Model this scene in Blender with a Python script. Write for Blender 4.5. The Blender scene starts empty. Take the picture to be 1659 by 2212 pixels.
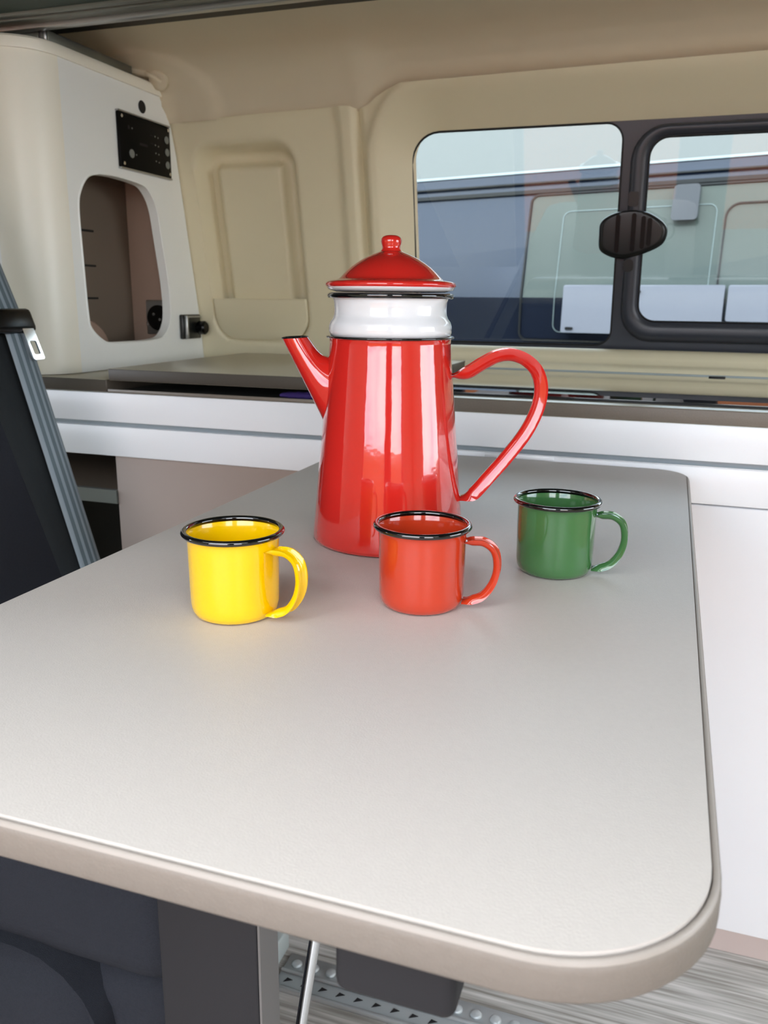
import bpy, bmesh, math, random
from mathutils import Vector, Matrix
random.seed(4)
scene = bpy.context.scene
COL = scene.collection
# ------------------------------------------------------------------ camera
CAM = Vector((0.0, 0.0, 1.047))
cam = bpy.data.cameras.new('camera'); cam_o = bpy.data.objects.new('camera', cam); COL.objects.link(cam_o)
R = Matrix(((0.9463, -0.0905, 0.3097), (0.3231, 0.2327, -0.9173), (0.0110, 0.9684, 0.2495)))
yaw, pit, rol = 0.325807401, 0.251244311, -0.010992724
cy, sy, cp, sp = math.cos(yaw), math.sin(yaw), math.cos(pit), math.sin(pit)
fwd = Vector((-sy*cp, cy*cp, -sp)); rgt = Vector((cy, sy, 0)); dwn = fwd.cross(rgt)
r2 = math.cos(rol)*rgt + math.sin(rol)*dwn; d2 = -math.sin(rol)*rgt + math.cos(rol)*dwn
R = Matrix((r2, -d2, -fwd)).transposed()
cam_o.matrix_world = Matrix.Translation(CAM) @ R.to_4x4()
cam.sensor_fit = 'VERTICAL'; cam.sensor_height = 36.0; cam.lens = 1788.04/2212*36.0
cam.clip_start = 0.01
cam.dof.use_dof = True; cam.dof.focus_distance = 0.70; cam.dof.aperture_fstop = 14.0
scene.camera = cam_o
# ------------------------------------------------------------------ world, exposure
scene.view_settings.view_transform = 'Standard'; scene.view_settings.look = 'None'
scene.view_settings.gamma = 1.0; scene.view_settings.use_curve_mapping = False
scene.view_settings.exposure = 0.98
w = bpy.data.worlds.new('sky'); scene.world = w; w.use_nodes = True
nt = w.node_tree; nt.nodes.clear(); N = nt.nodes.new; Lk = nt.links.new
out = N('ShaderNodeOutputWorld'); bg = N('ShaderNodeBackground'); bg.inputs[1].default_value = 4.4
tc = N('ShaderNodeTexCoord'); mp = N('ShaderNodeMapping'); mp.inputs['Scale'].default_value = (1.3, 1.3, 3.4)
nz = N('ShaderNodeTexNoise'); nz.inputs['Scale'].default_value = 2.2; nz.inputs['Detail'].default_value = 6
cr = N('ShaderNodeValToRGB'); cr.color_ramp.elements[0].position = .38; cr.color_ramp.elements[0].color = (.50, .60, .74, 1)
cr.color_ramp.elements[1].position = .60; cr.color_ramp.elements[1].color = (.965, .985, 1.0, 1)
Lk(tc.outputs['Generated'], mp.inputs[0]); Lk(mp.outputs[0], nz.inputs['Vector']); Lk(nz.outputs[0], cr.inputs[0])
Lk(cr.outputs[0], bg.inputs[0]); Lk(bg.outputs[0], out.inputs[0])

# ------------------------------------------------------------------ materials
def mat(name, rgb, rough=.5, metal=0, spec=.5, coat=0, bump=0, bscale=200, var=0, vscale=8, trans=0, stretch=None, coat_rough=.05):
    m = bpy.data.materials.new(name); m.use_nodes = True; t = m.node_tree; p = t.nodes['Principled BSDF']
    c = tuple(((v/255)/12.92 if v/255 <= .04045 else ((v/255+.055)/1.055)**2.4) for v in rgb) + (1,)
    p.inputs['Base Color'].default_value = c
    p.inputs['Roughness'].default_value = rough; p.inputs['Metallic'].default_value = metal
    p.inputs['Specular IOR Level'].default_value = spec; p.inputs['Coat Weight'].default_value = coat
    p.inputs['Coat Roughness'].default_value = coat_rough
    p.inputs['Transmission Weight'].default_value = trans
    tcn = t.nodes.new('ShaderNodeTexCoord'); mpn = t.nodes.new('ShaderNodeMapping')
    if stretch: mpn.inputs['Scale'].default_value = stretch
    t.links.new(tcn.outputs['Object'], mpn.inputs[0])
    if var:
        n = t.nodes.new('ShaderNodeTexNoise'); n.inputs['Scale'].default_value = vscale; n.inputs['Detail'].default_value = 5
        mx = t.nodes.new('ShaderNodeMix'); mx.data_type = 'RGBA'
        mx.inputs[6].default_value = tuple(v*(1-var) for v in c[:3])+(1,); mx.inputs[7].default_value = tuple(min(1, v*(1+var)) for v in c[:3])+(1,)
        t.links.new(mpn.outputs[0], n.inputs['Vector']); t.links.new(n.outputs[0], mx.inputs[0]); t.links.new(mx.outputs[2], p.inputs['Base Color'])
    if bump:
        n2 = t.nodes.new('ShaderNodeTexNoise'); n2.inputs['Scale'].default_value = bscale; n2.inputs['Detail'].default_value = 3
        b = t.nodes.new('ShaderNodeBump'); b.inputs['Strength'].default_value = bump; b.inputs['Distance'].default_value = .001
        t.links.new(mpn.outputs[0], n2.inputs['Vector']); t.links.new(n2.outputs[0], b.inputs['Height']); t.links.new(b.outputs[0], p.inputs['Normal'])
        if coat: t.links.new(b.outputs[0], p.inputs['Coat Normal'])
    return m
M = {}
M['laminate'] = mat('table_laminate', (196, 188, 180), .46, spec=.45, bump=.25, bscale=900, var=.04, vscale=260)
M['edge'] = mat('table_edge_band', (116, 107, 98), .55, bump=.3, bscale=700, var=.07, vscale=160)
M['lip'] = mat('table_lip_lit', (146, 137, 128), .45)  # paler copy of the edge band, light on the lip put into colour
M['worktop'] = mat('worktop_laminate', (190, 184, 164), .3, spec=.5, bump=.15, bscale=900, var=.04, vscale=300)
M['worktop_edge'] = mat('worktop_edge_band', (122, 112, 101), .45, bump=.3, bscale=700, var=.12, vscale=420)
M['white'] = mat('white_laminate', (247, 248, 251), .3, spec=.5)
M['cream_white'] = mat('cabinet_white', (244, 246, 242), .4)
M['cream_post'] = mat('post_cream', (246, 242, 226), .36)
M['panel'] = mat('moulded_cream_plastic', (222, 212, 180), .45, bump=.2, bscale=1200)
M['headliner'] = mat('headliner_felt', (216, 204, 178), .95, spec=.1, bump=.5, bscale=1400, var=.03, vscale=6)
M['brown'] = mat('taupe_board', (160, 142, 132), .6, var=.02, vscale=10)
M['niche'] = mat('niche_taupe', (120, 106, 92), .55)
M['niche2'] = mat('niche_side_taupe', (172, 146, 130), .5)
M['black'] = mat('black_plastic', (22, 23, 22), .35)
M['frame'] = mat('window_frame_plastic', (54, 57, 64), .32, bump=.15, bscale=1500)
M['gloss_black'] = mat('gloss_black', (8, 8, 8), .25, spec=.25)
M['seal'] = mat('rubber_seal', (18, 18, 18), .6)
M['channel'] = mat('grip_channel', (150, 160, 166), .4, metal=.2)
M['edge_shaded'] = mat('worktop_edge_shaded', (74, 67, 58), .5, var=.1, vscale=400)  # darker copy of the worktop edge, shade at the left put into colour
M['panel_black'] = mat('panel_black', (10, 10, 9), .45, spec=.1)
M['reflect_dull'] = mat('dull_reflection', (128, 140, 138), .5)  # line colour of the painted frame reflection on the parked van
M['brick'] = mat('orange_render', (196, 120, 76), .9)
M['building'] = mat('pale_grey_backdrop', (134, 136, 134), .9)
M['alu'] = mat('brushed_aluminium', (176, 178, 178), .32, metal=.9)
M['alu_dark'] = mat('dull_aluminium_rail', (120, 122, 114), .4, metal=.6)
M['alu_floor'] = mat('anodised_floor_rail', (190, 196, 198), .4, metal=.35)
M['chrome'] = mat('chrome', (220, 220, 222), .1, metal=1)
M['green_dark'] = mat('dark_roof_board', (46, 60, 52), .6)
M['fabric'] = mat('black_seat_fabric', (42, 44, 50), .95, spec=.15, bump=.9, bscale=1600, var=.2, vscale=500)
M['fabric2'] = mat('black_seat_vinyl', (32, 36, 38), .8, spec=.2, bump=.4, bscale=900)
M['belt_l'] = mat('belt_grey', (126, 138, 146), .7); M['belt_d'] = mat('belt_slate', (82, 96, 102), .7)
M['leg'] = mat('table_leg_anthracite', (38, 37, 39), .7, spec=.2, bump=.1, bscale=900)
M['leg_side'] = mat('table_leg_edge', (96, 93, 91), .5)
M['plinth'] = mat('plinth_taupe', (196, 180, 174), .5)
M['dark'] = mat('void_shade_board', (26, 25, 22), .8)  # near-black colour paints the shade inside slots and open compartments
M['purple'] = mat('purple_cloth', (52, 32, 104), .8, bump=.8, bscale=300)
M['yellow'] = mat('yellow_enamel', (236, 188, 0), .16, coat=.6, bump=.05, bscale=60)
M['orange'] = mat('orange_red_enamel', (186, 54, 26), .12, coat=.7, bump=.05, bscale=60)
M['green'] = mat('green_enamel', (62, 106, 60), .12, coat=.7, bump=.05, bscale=60)
M['red'] = mat('red_enamel', (204, 38, 30), .1, coat=1, bump=.22, bscale=34, coat_rough=.03)
M['enamel_white'] = mat('white_enamel', (228, 229, 231), .1, coat=1, bump=.04, bscale=40)
M['rim'] = mat('black_enamel_rim', (10, 9, 9), .08, coat=1, bump=.15, bscale=120)
M['hob'] = mat('black_glass_cover', (20, 22, 24), .03, spec=1.0, coat=1, coat_rough=.0)
M['grey_dot'] = mat('grey_button', (120, 124, 120), .4)
M['van_blue'] = mat('slate_blue_paint', (30, 44, 66), .25, metal=.2, coat=.4)
M['van_navy'] = mat('navy_paint', (26, 32, 46), .25, coat=.6)
M['van_glass'] = mat('van_tinted_glass', (88, 96, 90), .08, spec=.3)
M['reflect_white'] = mat('white_reflection_panel', (150, 150, 160), .4)  # white of the made-up panels that stand in for reflections
M['pale'] = mat('pale_highlight_clip', (176, 186, 186), .4)  # shared by painted highlight strips and the seat base clip
M['asphalt'] = mat('asphalt', (150, 148, 144), .9, var=.12, vscale=30)

def floor_mat():
    m = bpy.data.materials.new('striped_vinyl_floor'); m.use_nodes = True; t = m.node_tree; p = t.nodes['Principled BSDF']
    tcn = t.nodes.new('ShaderNodeTexCoord'); a = t.nodes.new('ShaderNodeMapping'); a.inputs['Scale'].default_value = (3.0, 85, 1)
    n = t.nodes.new('ShaderNodeTexNoise'); n.inputs['Scale'].default_value = 1.6; n.inputs['Detail'].default_value = 4
    r = t.nodes.new('ShaderNodeValToRGB'); e = r.color_ramp.elements
    e[0].position = .32; e[0].color = (.20, .18, .155, 1); e[1].position = .66; e[1].color = (.58, .56, .53, 1)
    e.new(.48).color = (.37, .355, .325, 1)
    t.links.new(tcn.outputs['Object'], a.inputs[0]); t.links.new(a.outputs[0], n.inputs['Vector']); t.links.new(n.outputs[0], r.inputs[0])
    t.links.new(r.outputs[0], p.inputs['Base Color']); p.inputs['Roughness'].default_value = .45
    return m
M['floor'] = floor_mat()
def glass_mat():
    m = bpy.data.materials.new('window_glass'); m.use_nodes = True; t = m.node_tree; t.nodes.clear()
    o = t.nodes.new('ShaderNodeOutputMaterial'); mx = t.nodes.new('ShaderNodeMixShader'); tr = t.nodes.new('ShaderNodeBsdfTransparent')
    gl = t.nodes.new('ShaderNodeBsdfGlossy'); fr = t.nodes.new('ShaderNodeFresnel'); fr.inputs[0].default_value = 1.5
    tr.inputs[0].default_value = (.72, .76, .76, 1); gl.inputs['Roughness'].default_value = .01
    t.links.new(fr.outputs[0], mx.inputs[0]); t.links.new(tr.outputs[0], mx.inputs[1]); t.links.new(gl.outputs[0], mx.inputs[2]); t.links.new(mx.outputs[0], o.inputs[0])
    return m
M['glass'] = glass_mat()

# ------------------------------------------------------------------ helpers
def link(name, me, mats, parent=None, smooth=None):
    o = bpy.data.objects.new(name, me); COL.objects.link(o)
    for m in (mats if isinstance(mats, (list, tuple)) else [mats]): me.materials.append(M[m] if isinstance(m, str) else m)
    if parent: o.parent = parent; o.matrix_parent_inverse = parent.matrix_world.inverted()
    return o
def bm_obj(name, bm, mats, parent=None, smooth=False, angle=35):
    bmesh.ops.recalc_face_normals(bm, faces=bm.faces)
    me = bpy.data.meshes.new(name); 
    if smooth:
        for f in bm.faces: f.smooth = True
        for e in bm.edges:
            if len(e.link_faces) == 2 and e.calc_face_angle(0) > math.radians(angle): e.smooth = False
    bm.to_mesh(me); bm.free(); return link(name, me, mats, parent)
def tag(o, label=None, cat=None, group=None, kind=None):
    if label: o['label'] = label
    if cat: o['category'] = cat
    if group: o['group'] = group
    if kind: o['kind'] = kind
    return o
def empty(name, loc, label=None, cat=None, kind=None, rz=0):
    o = bpy.data.objects.new(name, None); COL.objects.link(o); o.location = loc; o.rotation_euler = (0, 0, rz); o.empty_display_size = .02
    tag(o, label, cat, kind=kind); bpy.context.view_layer.update(); return o
def box_bm(x0, x1, y0, y1, z0, z1, r=0, seg=3, bm=None):
    b = bmesh.new(); bmesh.ops.create_cube(b, size=1)
    for v in b.verts: v.co = Vector(((x0+x1)/2+v.co.x*(x1-x0), (y0+y1)/2+v.co.y*(y1-y0), (z0+z1)/2+v.co.z*(z1-z0)))
    if r: bmesh.ops.bevel(b, geom=list(b.edges), offset=r, segments=seg, affect='EDGES', profile=.5)
    if bm is None: return b
    me = bpy.data.meshes.new('tmp'); b.to_mesh(me); bm.from_mesh(me); bpy.data.meshes.remove(me); b.free(); return bm
def box(name, x0, x1, y0, y1, z0, z1, m, parent=None, r=0, seg=3):
    return bm_obj(name, box_bm(x0, x1, y0, y1, z0, z1, r, seg), m, parent, smooth=bool(r), angle=50)
def rrect(x0, x1, z0, z1, r, n=8):
    rs = r if isinstance(r, (list, tuple)) else (r,)*4   # corners: x1z1, x0z1, x0z0, x1z0
    pts = []
    for (cx, cz, a0, q) in ((x1-rs[0], z1-rs[0], 0, rs[0]), (x0+rs[1], z1-rs[1], 90, rs[1]), (x0+rs[2], z0+rs[2], 180, rs[2]), (x1-rs[3], z0+rs[3], 270, rs[3])):
        for i in range(n+1):
            a = math.radians(a0+90*i/n); pts.append((cx+q*math.cos(a), cz+q*math.sin(a)))
    return pts
def loft(loops, close0=False, close1=False, bm=None, cyc=True, ring=False):
    bm = bm or bmesh.new(); V = [[bm.verts.new(p) for p in L] for L in loops]; n = len(V[0])
    pairs = list(zip(V[:-1], V[1:])) + ([(V[-1], V[0])] if ring else [])
    for A, B in pairs:
        for i in range(n if cyc else n-1):
            j = (i+1) % n; bm.faces.new((A[i], A[j], B[j], B[i]))
    if close0: bm.faces.new(list(reversed(V[0])))
    if close1: bm.faces.new(V[-1])
    return bm
def lathe(profile, n=96, cx=0, cyy=0, bm=None, closed=False):
    loops = [[(cx+r*math.cos(2*math.pi*i/n), cyy+r*math.sin(2*math.pi*i/n), z) for i in range(n)] for r, z in profile]
    return loft(loops, bm=bm, ring=closed)
def plate(outer, holes, fmap, thick):
    """outer, holes: lists of 2-D points; fmap(u, v, w) -> 3-D; a slab with holes"""
    bm = bmesh.new(); es = []
    for L in [outer]+holes:
        vs = [bm.verts.new(fmap(u, v, 0)) for u, v in L]
        es += [bm.edges.new((vs[i], vs[(i+1) % len(vs)])) for i in range(len(vs))]
    bmesh.ops.triangle_fill(bm, use_beauty=True, use_dissolve=False, edges=es)
    u, v = outer[0]; dv = Vector(fmap(u, v, thick))-Vector(fmap(u, v, 0))
    g = bmesh.ops.extrude_face_region(bm, geom=list(bm.faces))
    for q in g['geom']:
        if isinstance(q, bmesh.types.BMVert): q.co += dv
    return bm
def tube(path, r, n=12, caps=True, bm=None):
    pts = [Vector(p) for p in path]; loops = []
    up = Vector((0, 0, 1))
    for i, p in enumerate(pts):
        t = (pts[min(i+1, len(pts)-1)]-pts[max(i-1, 0)]).normalized()
        a = t.cross(up); a = a.normalized() if a.length > 1e-3 else Vector((1, 0, 0)); b = t.cross(a).normalized()
        rr = r[i] if isinstance(r, (list, tuple)) else r
        loops.append([p+rr*(math.cos(2*math.pi*k/n)*a+math.sin(2*math.pi*k/n)*b) for k in range(n)])
    return loft(loops, caps, caps, bm=bm)
def catmull(P, m=8):
    P = [Vector(p) for p in P]; Q = [2*P[0]-P[1]]+P+[2*P[-1]-P[-2]]; o = []
    for i in range(1, len(Q)-2):
        for k in range(m):
            t = k/m; a, b, c, d = Q[i-1], Q[i], Q[i+1], Q[i+2]
            o.append(.5*((2*b)+(c-a)*t+(2*a-5*b+4*c-d)*t*t+(3*b-a-3*c+d)*t**3))
    o.append(Q[-2]); return o
def strap(path2, az, centre, hw, d, th, ends=(1.0, 1.0), flare=1.35):
    """handle: open channel swept along path2 [(radial, z)] in the vertical plane of azimuth az"""
    e = Vector((math.cos(az), math.sin(az), 0)); b = Vector((-math.sin(az), math.cos(az), 0)); c = Vector(centre)
    P = catmull([c+e*a+Vector((0, 0, z)) for a, z in path2], 7); n = len(P); loops = []
    for i, p in enumerate(P):
        t = (P[min(i+1, n-1)]-P[max(i-1, 0)]).normalized(); nn = t.cross(b).normalized()
        if i == 0: ref = nn
        s = i/(n-1); q = min(1, s/.13, (1-s)/.13); q = q*q*(3-2*q)
        dd = d*(.25+.75*q); hh = hw*(flare+(1-flare)*q)
        L = []
        K = 7
        for k in range(K+1):
            th_ = math.radians(-84+168*k/K); L.append(p+b*hh*math.sin(th_)+nn*(dd*math.cos(th_)-dd*.5)*SGN)
        for k in range(K, -1, -1):
            th_ = math.radians(-84+168*k/K); L.append(p+b*(hh-th)*math.sin(th_)+nn*((dd-th)*math.cos(th_)-dd*.5)*SGN)
        loops.append(L)
    return loft(loops, True, True)
SGN = -1
def sm(t): t = max(0, min(1, t)); return t*t*(3-2*t)
def sdf(x, z, x0, x1, z0, z1, r):
    cx, cz = (x0+x1)/2, (z0+z1)/2; qx, qz = abs(x-cx)-(x1-x0)/2+r, abs(z-cz)-(z1-z0)/2+r
    return math.hypot(max(qx, 0), max(qz, 0))+min(max(qx, qz), 0)-r
def interp(x, X, Y):
    if x <= X[0]: return Y[0]
    for i in range(len(X)-1):
        if x <= X[i+1]: return Y[i]+(Y[i+1]-Y[i])*(x-X[i])/(X[i+1]-X[i])
    return Y[-1]

# ------------------------------------------------------------------ van shell (structure)
FX0, FX1, FY0, FY1 = -2.6, 1.35, -.22, 1.86
tag(box('floor', FX0, FX1, FY0, FY1, -.03, 0, 'floor'), kind='structure')
K = 1.128
ZW = [1.047+(z-1.047)*K for z in (.6, .8, .92, .992, 1.059, 1.129, 1.197, 1.25, 1.313, 1.373, 1.43, 1.5)]
YWL = [v*K for v in (1.625, 1.622, 1.617, 1.609, 1.596, 1.582, 1.568, 1.558, 1.545, 1.528, 1.50, 1.43)]
def Yw(z): return interp(z, ZW, YWL)
SX = (-1.5, -1.086, -.869, -.69, -.665, -.645, -.625, -.605, -.58, -.555, -.335, .112, .9)
SZ = (1.412, 1.420, 1.4255, 1.4285, 1.4275, 1.4225, 1.427, 1.440, 1.452, 1.4585, 1.461, 1.4655, 1.472)
def seam(x): return interp(x, SX, SZ)
WX0, WX1, WZ0, WZ1, WR = -.540, .75, .948, 1.382, .055
def wall_off(x, z):
    d = sdf(x, z, WX0, WX1, WZ0, WZ1, WR)
    o = .036 if d < 0 else (-.012+.048*(1-d/.072)**1.15 if d < .072 else -.012*sm((.100-d)/.012))
    # ledge under the window
    if z < .945 and x > -.62: o += -.012*sm((.935-z)/.02)*sm((x+.62)/.08)
    # pressed ridge between the panels
    o += .009*math.exp(-((x+.648)/.006)**2) - .008*sm((x+.698)/.012)*sm((-.652-x)/.012) - .003*math.exp(-((x+.633)/.005)**2)
    dr = sdf(x, z, -1.052, -.800, .9455, 1.378, .055)
    if dr < 0:
        o += .050*sm(-dr/.020)
        o -= .026*sm((-dr-.034)/.018)
    return o
def build_wall():
    bm = bmesh.new(); xs = []; x = -1.5
    while x < .95: xs.append(x); x += .0065
    nz = 92; grid = []
    for x in xs:
        zt = seam(x); colv = []
        for j in range(nz+1):
            z = .72+(zt-.72)*j/nz; colv.append(bm.verts.new((x, Yw(z)+wall_off(x, z), z)))
        grid.append(colv)
    for i in range(len(xs)-1):
        for j in range(nz):
            q = (grid[i][j], grid[i+1][j], grid[i+1][j+1], grid[i][j+1])
            c = sum((v.co for v in q), Vector())/4
            if sdf(c.x, c.z, WX0, WX1, WZ0, WZ1, WR) < 0: continue
            bm.faces.new(q)
    for v in [v for v in bm.verts if not v.link_faces]: bm.verts.remove(v)
    for v in bm.verts:
        d = sdf(v.co.x, v.co.z, WX0, WX1, WZ0, WZ1, WR)
        if abs(d) < .0075 and any(e.is_boundary for e in v.link_edges):
            h = .001; gx = (sdf(v.co.x+h, v.co.z, WX0, WX1, WZ0, WZ1, WR)-d)/h; gz = (sdf(v.co.x, v.co.z+h, WX0, WX1, WZ0, WZ1, WR)-d)/h
            v.co.x -= d*gx; v.co.z -= d*gz; v.co.y = Yw(v.co.z)+.036
    # top lip folded back
    for i in range(len(xs)-1):
        a, b = grid[i][nz], grid[i+1][nz]
        bm.faces.new((a, b, bm.verts.new(b.co+Vector((0, .012, -.001))), bm.verts.new(a.co+Vector((0, .012, -.001)))))
    return bm_obj('wall_back', bm, 'panel', smooth=True, angle=60)
wall = tag(build_wall(), 'moulded cream plastic lining of the van side around the window', kind='structure')
# pocket across the bottom of the pressed recess
pk = rrect(-1.048, -.804, .950, 1.046, (.004, .004, .058, .058))
def pkm(o): return lambda u, v, w_: (u, Yw(v)+o+w_, v)
loops = [[(u, Yw(v)+.030, v) for u, v in pk], [(u, Yw(v)+.003, v) for u, v in pk], [(u+(.003 if u < -.92 else -.003), Yw(v)+.000, v+(.003 if v < 1 else -.003)) for u, v in pk]]
bm = loft(loops, False, True); tag(bm_obj('storage_pocket', bm, 'panel', wall, smooth=True), 'flat pocket front across the bottom of the recess')

# headliner
HP = [(1.405, 1.727), (1.43, 1.712), (1.46, 1.692), (1.49, 1.664), (1.52, 1.622), (1.54, 1.585), (1.556, 1.545), (1.563, 1.50), (1.567, 1.45)]
HZ, HY = [p[0] for p in HP], [p[1] for p in HP]
def build_head():
    bm = bmesh.new(); grid = []; xs = [-2.6]+[-1.6+i*.0125 for i in range(int(2.95/.0125))]
    for x in xs:
        c = []
        for j in range(49):
            s = j/48*(len(HP)-1); i = min(int(s), len(HP)-2); t = s-i
            z = HZ[i]+(HZ[i+1]-HZ[i])*t; y = HY[i]+(HY[i+1]-HY[i])*t
            zs = seam(x)-.004; z2 = zs+(z-HZ[0])*(HZ[-1]-zs)/(HZ[-1]-HZ[0])
            y2 = Yw(z2)+.006 if j < 2 else y
            d = math.hypot(x+1.115, (z2-1.455)*1.5+(1.70-y)*.4)      # round moulded swelling above the tall cabinet
            y2 -= .012*sm((.17-d)/.03)
            c.append(bm.verts.new((x, y2, z2)))
        grid.append(c)
    for i in range(len(xs)-1):
        for j in range(48): bm.faces.new((grid[i][j], grid[i+1][j], grid[i+1][j+1], grid[i][j+1]))
    return bm_obj('ceiling', bm, 'headliner', smooth=True, angle=70)
tag(build_head(), 'beige felt headliner curving over the window', kind='structure')
# pop-top opening: black strip standing in for the dark gap, stepped aluminium rail, dark board
bm = bmesh.new(); v = [bm.verts.new(p) for p in ((FX0, 1.335, 1.512), (FX1, 1.335, 1.512), (FX1, 1.552, 1.560), (FX0, 1.552, 1.560))]; bm.faces.new(v)
bm.faces.new([bm.verts.new(p) for p in ((FX0, 1.552, 1.560), (FX1, 1.552, 1.560), (FX1, 1.552, 1.60), (FX0, 1.552, 1.60))])
tag(bm_obj('roof_gap_shade', bm, 'seal'), 'black strip painting the dark gap between roof rail and headliner', kind='structure')
def frame_slab(name, y1, z0, z1, m, lab):
    bm = box_bm(FX0, FX1, .07, y1, z0, z1); box_bm(FX0, FX1, FY0-.03, FY0+.03, z0, z1, bm=bm); box_bm(FX0, -1.05, FY0+.03, .07, z0, z1, bm=bm); box_bm(.85, FX1, FY0+.03, .07, z0, z1, bm=bm)  # hole near the door, out of view, added for top light on the table
    return tag(bm_obj(name, bm, m), lab, kind='structure')
board = frame_slab('ceiling', 1.275, 1.508, 1.53, 'green_dark', 'dark roof board with an unseen opening added for top light')
rail = empty('roof_rail', (0, 1.31, 1.50), 'grey ribbed metal rail along the edge of the roof opening', 'rail')
for i, (ya, yb, za, zb, m_) in enumerate([(1.326, 1.343, 1.499, 1.53, 'alu'), (1.300, 1.324, 1.506, 1.53, 'alu_dark'), (1.290, 1.300, 1.502, 1.53, 'alu_dark'), (1.270, 1.282, 1.503, 1.53, 'alu_dark')]):
    box('rail_rib', FX0, FX1, ya, yb, za, zb, m_, rail, .002, 2)
box('rail_back', FX0, FX1, 1.2705, 1.342, 1.512, 1.532, 'seal', rail)
# roof skin, cab end, rear end, door side; rear and door openings shaped for the light
frame_slab('ceiling', 1.9, 1.62, 1.66, 'van_navy', 'outer roof skin')
wf = empty('wall_front', (0, FY0, 0), kind='structure')
box('lining', FX0, -.72, FY0-.03, FY0, 0, 1.62, 'panel', wf); box('lining', .80, FX1, FY0-.03, FY0, 0, 1.62, 'panel', wf)
box('lining', -.72, .80, FY0-.03, FY0, 1.50, 1.62, 'panel', wf); box('unseen_upright', -.04, .16, FY0-.06, FY0-.02, 0, 1.5, 'frame', wf, .01); box('unseen_upright', -.72, -.68, FY0-.06, FY0-.02, 0, 1.5, 'frame', wf, .01)  # wide middle upright added for the dark band reflected in the pot
box('lining', .60, .80, FY0-.03, FY0, 0, 1.5, 'panel', wf); box('unseen_upright', .57, .61, FY0-.06, FY0-.02, 0, 1.5, 'frame', wf, .01)  # added to narrow the opening and trim the pot's reflected streak
wl = empty('wall_left', (FX0, .8, 0), kind='structure')
box('lining', FX0-.03, FX0, FY0, 1.9, 0, .8, 'frame', wl); box('lining', FX0-.03, FX0, FY0, 1.9, 1.35, 1.62, 'frame', wl)
wr = empty('wall_right', (FX1, .8, 0), kind='structure')
box('lining', FX1, FX1+.03, FY0, 1.9, 0, .12, 'panel', wr); box('lining', FX1, FX1+.03, FY0, 1.9, 1.50, 1.62, 'panel', wr); box('lining', FX1, FX1+.03, 1.70, 1.9, .12, 1.5, 'panel', wr); box('lining', FX1, FX1+.03, FY0, .35, .12, 1.5, 'panel', wr); box('lining', FX1, FX1+.03, 1.25, 1.70, .12, 1.5, 'panel', wr); box('lining', FX1, FX1+.03, .35, 1.25, .12, .80, 'panel', wr)
# outer skin of this van behind the lining
sk = empty('wall_outer', (0, 1.95, 0), kind='structure')
box('skin', FX0, FX1, 1.93, 1.95, -.1, .92, 'van_navy', sk); box('skin', FX0, FX1, 1.86, 1.88, 1.415, 1.64, 'van_navy', sk)
box('skin', FX0, -.60, 1.90, 1.92, .90, 1.43, 'van_navy', sk); box('skin', .82, FX1, 1.90, 1.92, .90, 1.43, 'van_navy', sk)

# ------------------------------------------------------------------ windows
def WP(x, z, w_=0): return (x, 1.851-.194*(z-.968)-w_, z)
pane1 = rrect(-.5485, -.121, .956, 1.3815, (.034, .06, .055, .034))
pane2o = rrect(-.105, .72, .968, 1.372, .062); pane2i = rrect(-.073, .69, 1.008, 1.352, .036)
win = empty('window_1', WP(-.3, 1.16), kind='structure')
bm = plate(rrect(-.565, .775, .932, 1.398, .05), [pane1, rrect(-.09, .70, .985, 1.362, .05)], lambda u, v, w_: WP(u, v, w_), -.008)
tag(bm_obj('window_frame', bm, 'frame', win), 'dark plastic frame plate around both panes')
bm = plate(pane1, [], lambda u, v, w_: WP(u, v, w_-.004), -.003); tag(bm_obj('pane', bm, 'glass', win), 'fixed window pane')
L = [(0, .0), (0, .003), (.002, .0035), (.0035, .002), (.0035, 0)]
def inset(pts, d):  # shrink a convex rounded outline towards its inside
    n = len(pts); o = []
    for i in range(n):
        a, b = pts[i-1], pts[(i+1) % n]; tx, ty = b[0]-a[0], b[1]-a[1]; l = math.hypot(tx, ty) or 1
        o.append((pts[i][0]-ty/l*d, pts[i][1]+tx/l*d))
    return o
bm = loft([[WP(u, v, wv) for u, v in inset(pane1, dv)] for dv, wv in L]); bm_obj('seal', bm, 'seal', win, smooth=True)
win2 = empty('window_2', WP(.3, 1.16), kind='structure')
prof = [(0, 0), (0, .010), (.002, .0145), (.006, .0175), (.012, .019), (.020, .0185), (.026, .016), (.030, .0115), (.032, .006), (.032, 0)]
tt = [d_/.032 for d_, _ in prof]
def mix(A, B, t): return [(a[0]+(b[0]-a[0])*t, a[1]+(b[1]-a[1])*t) for a, b in zip(A, B)]
bm = loft([[WP(u, v, wv) for u, v in mix(pane2o, pane2i, t)] for t, (_, wv) in zip(tt, prof)])
bm_obj('sliding_frame', bm, 'frame', win2, smooth=True, angle=60)
bm = loft([[WP(u, v, wv) for u, v in inset(pane2i, dv)] for dv, wv in [(-.001, .003), (-.001, .0075), (.0015, .008), (.003, .006), (.003, .003)]]); bm_obj('seal', bm, 'seal', win2, smooth=True)
bm = plate(inset(pane2i, -.006), [], lambda u, v, w_: WP(u, v, w_+.001), -.003); tag(bm_obj('pane', bm, 'glass', win2), 'sliding window pane')
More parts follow.
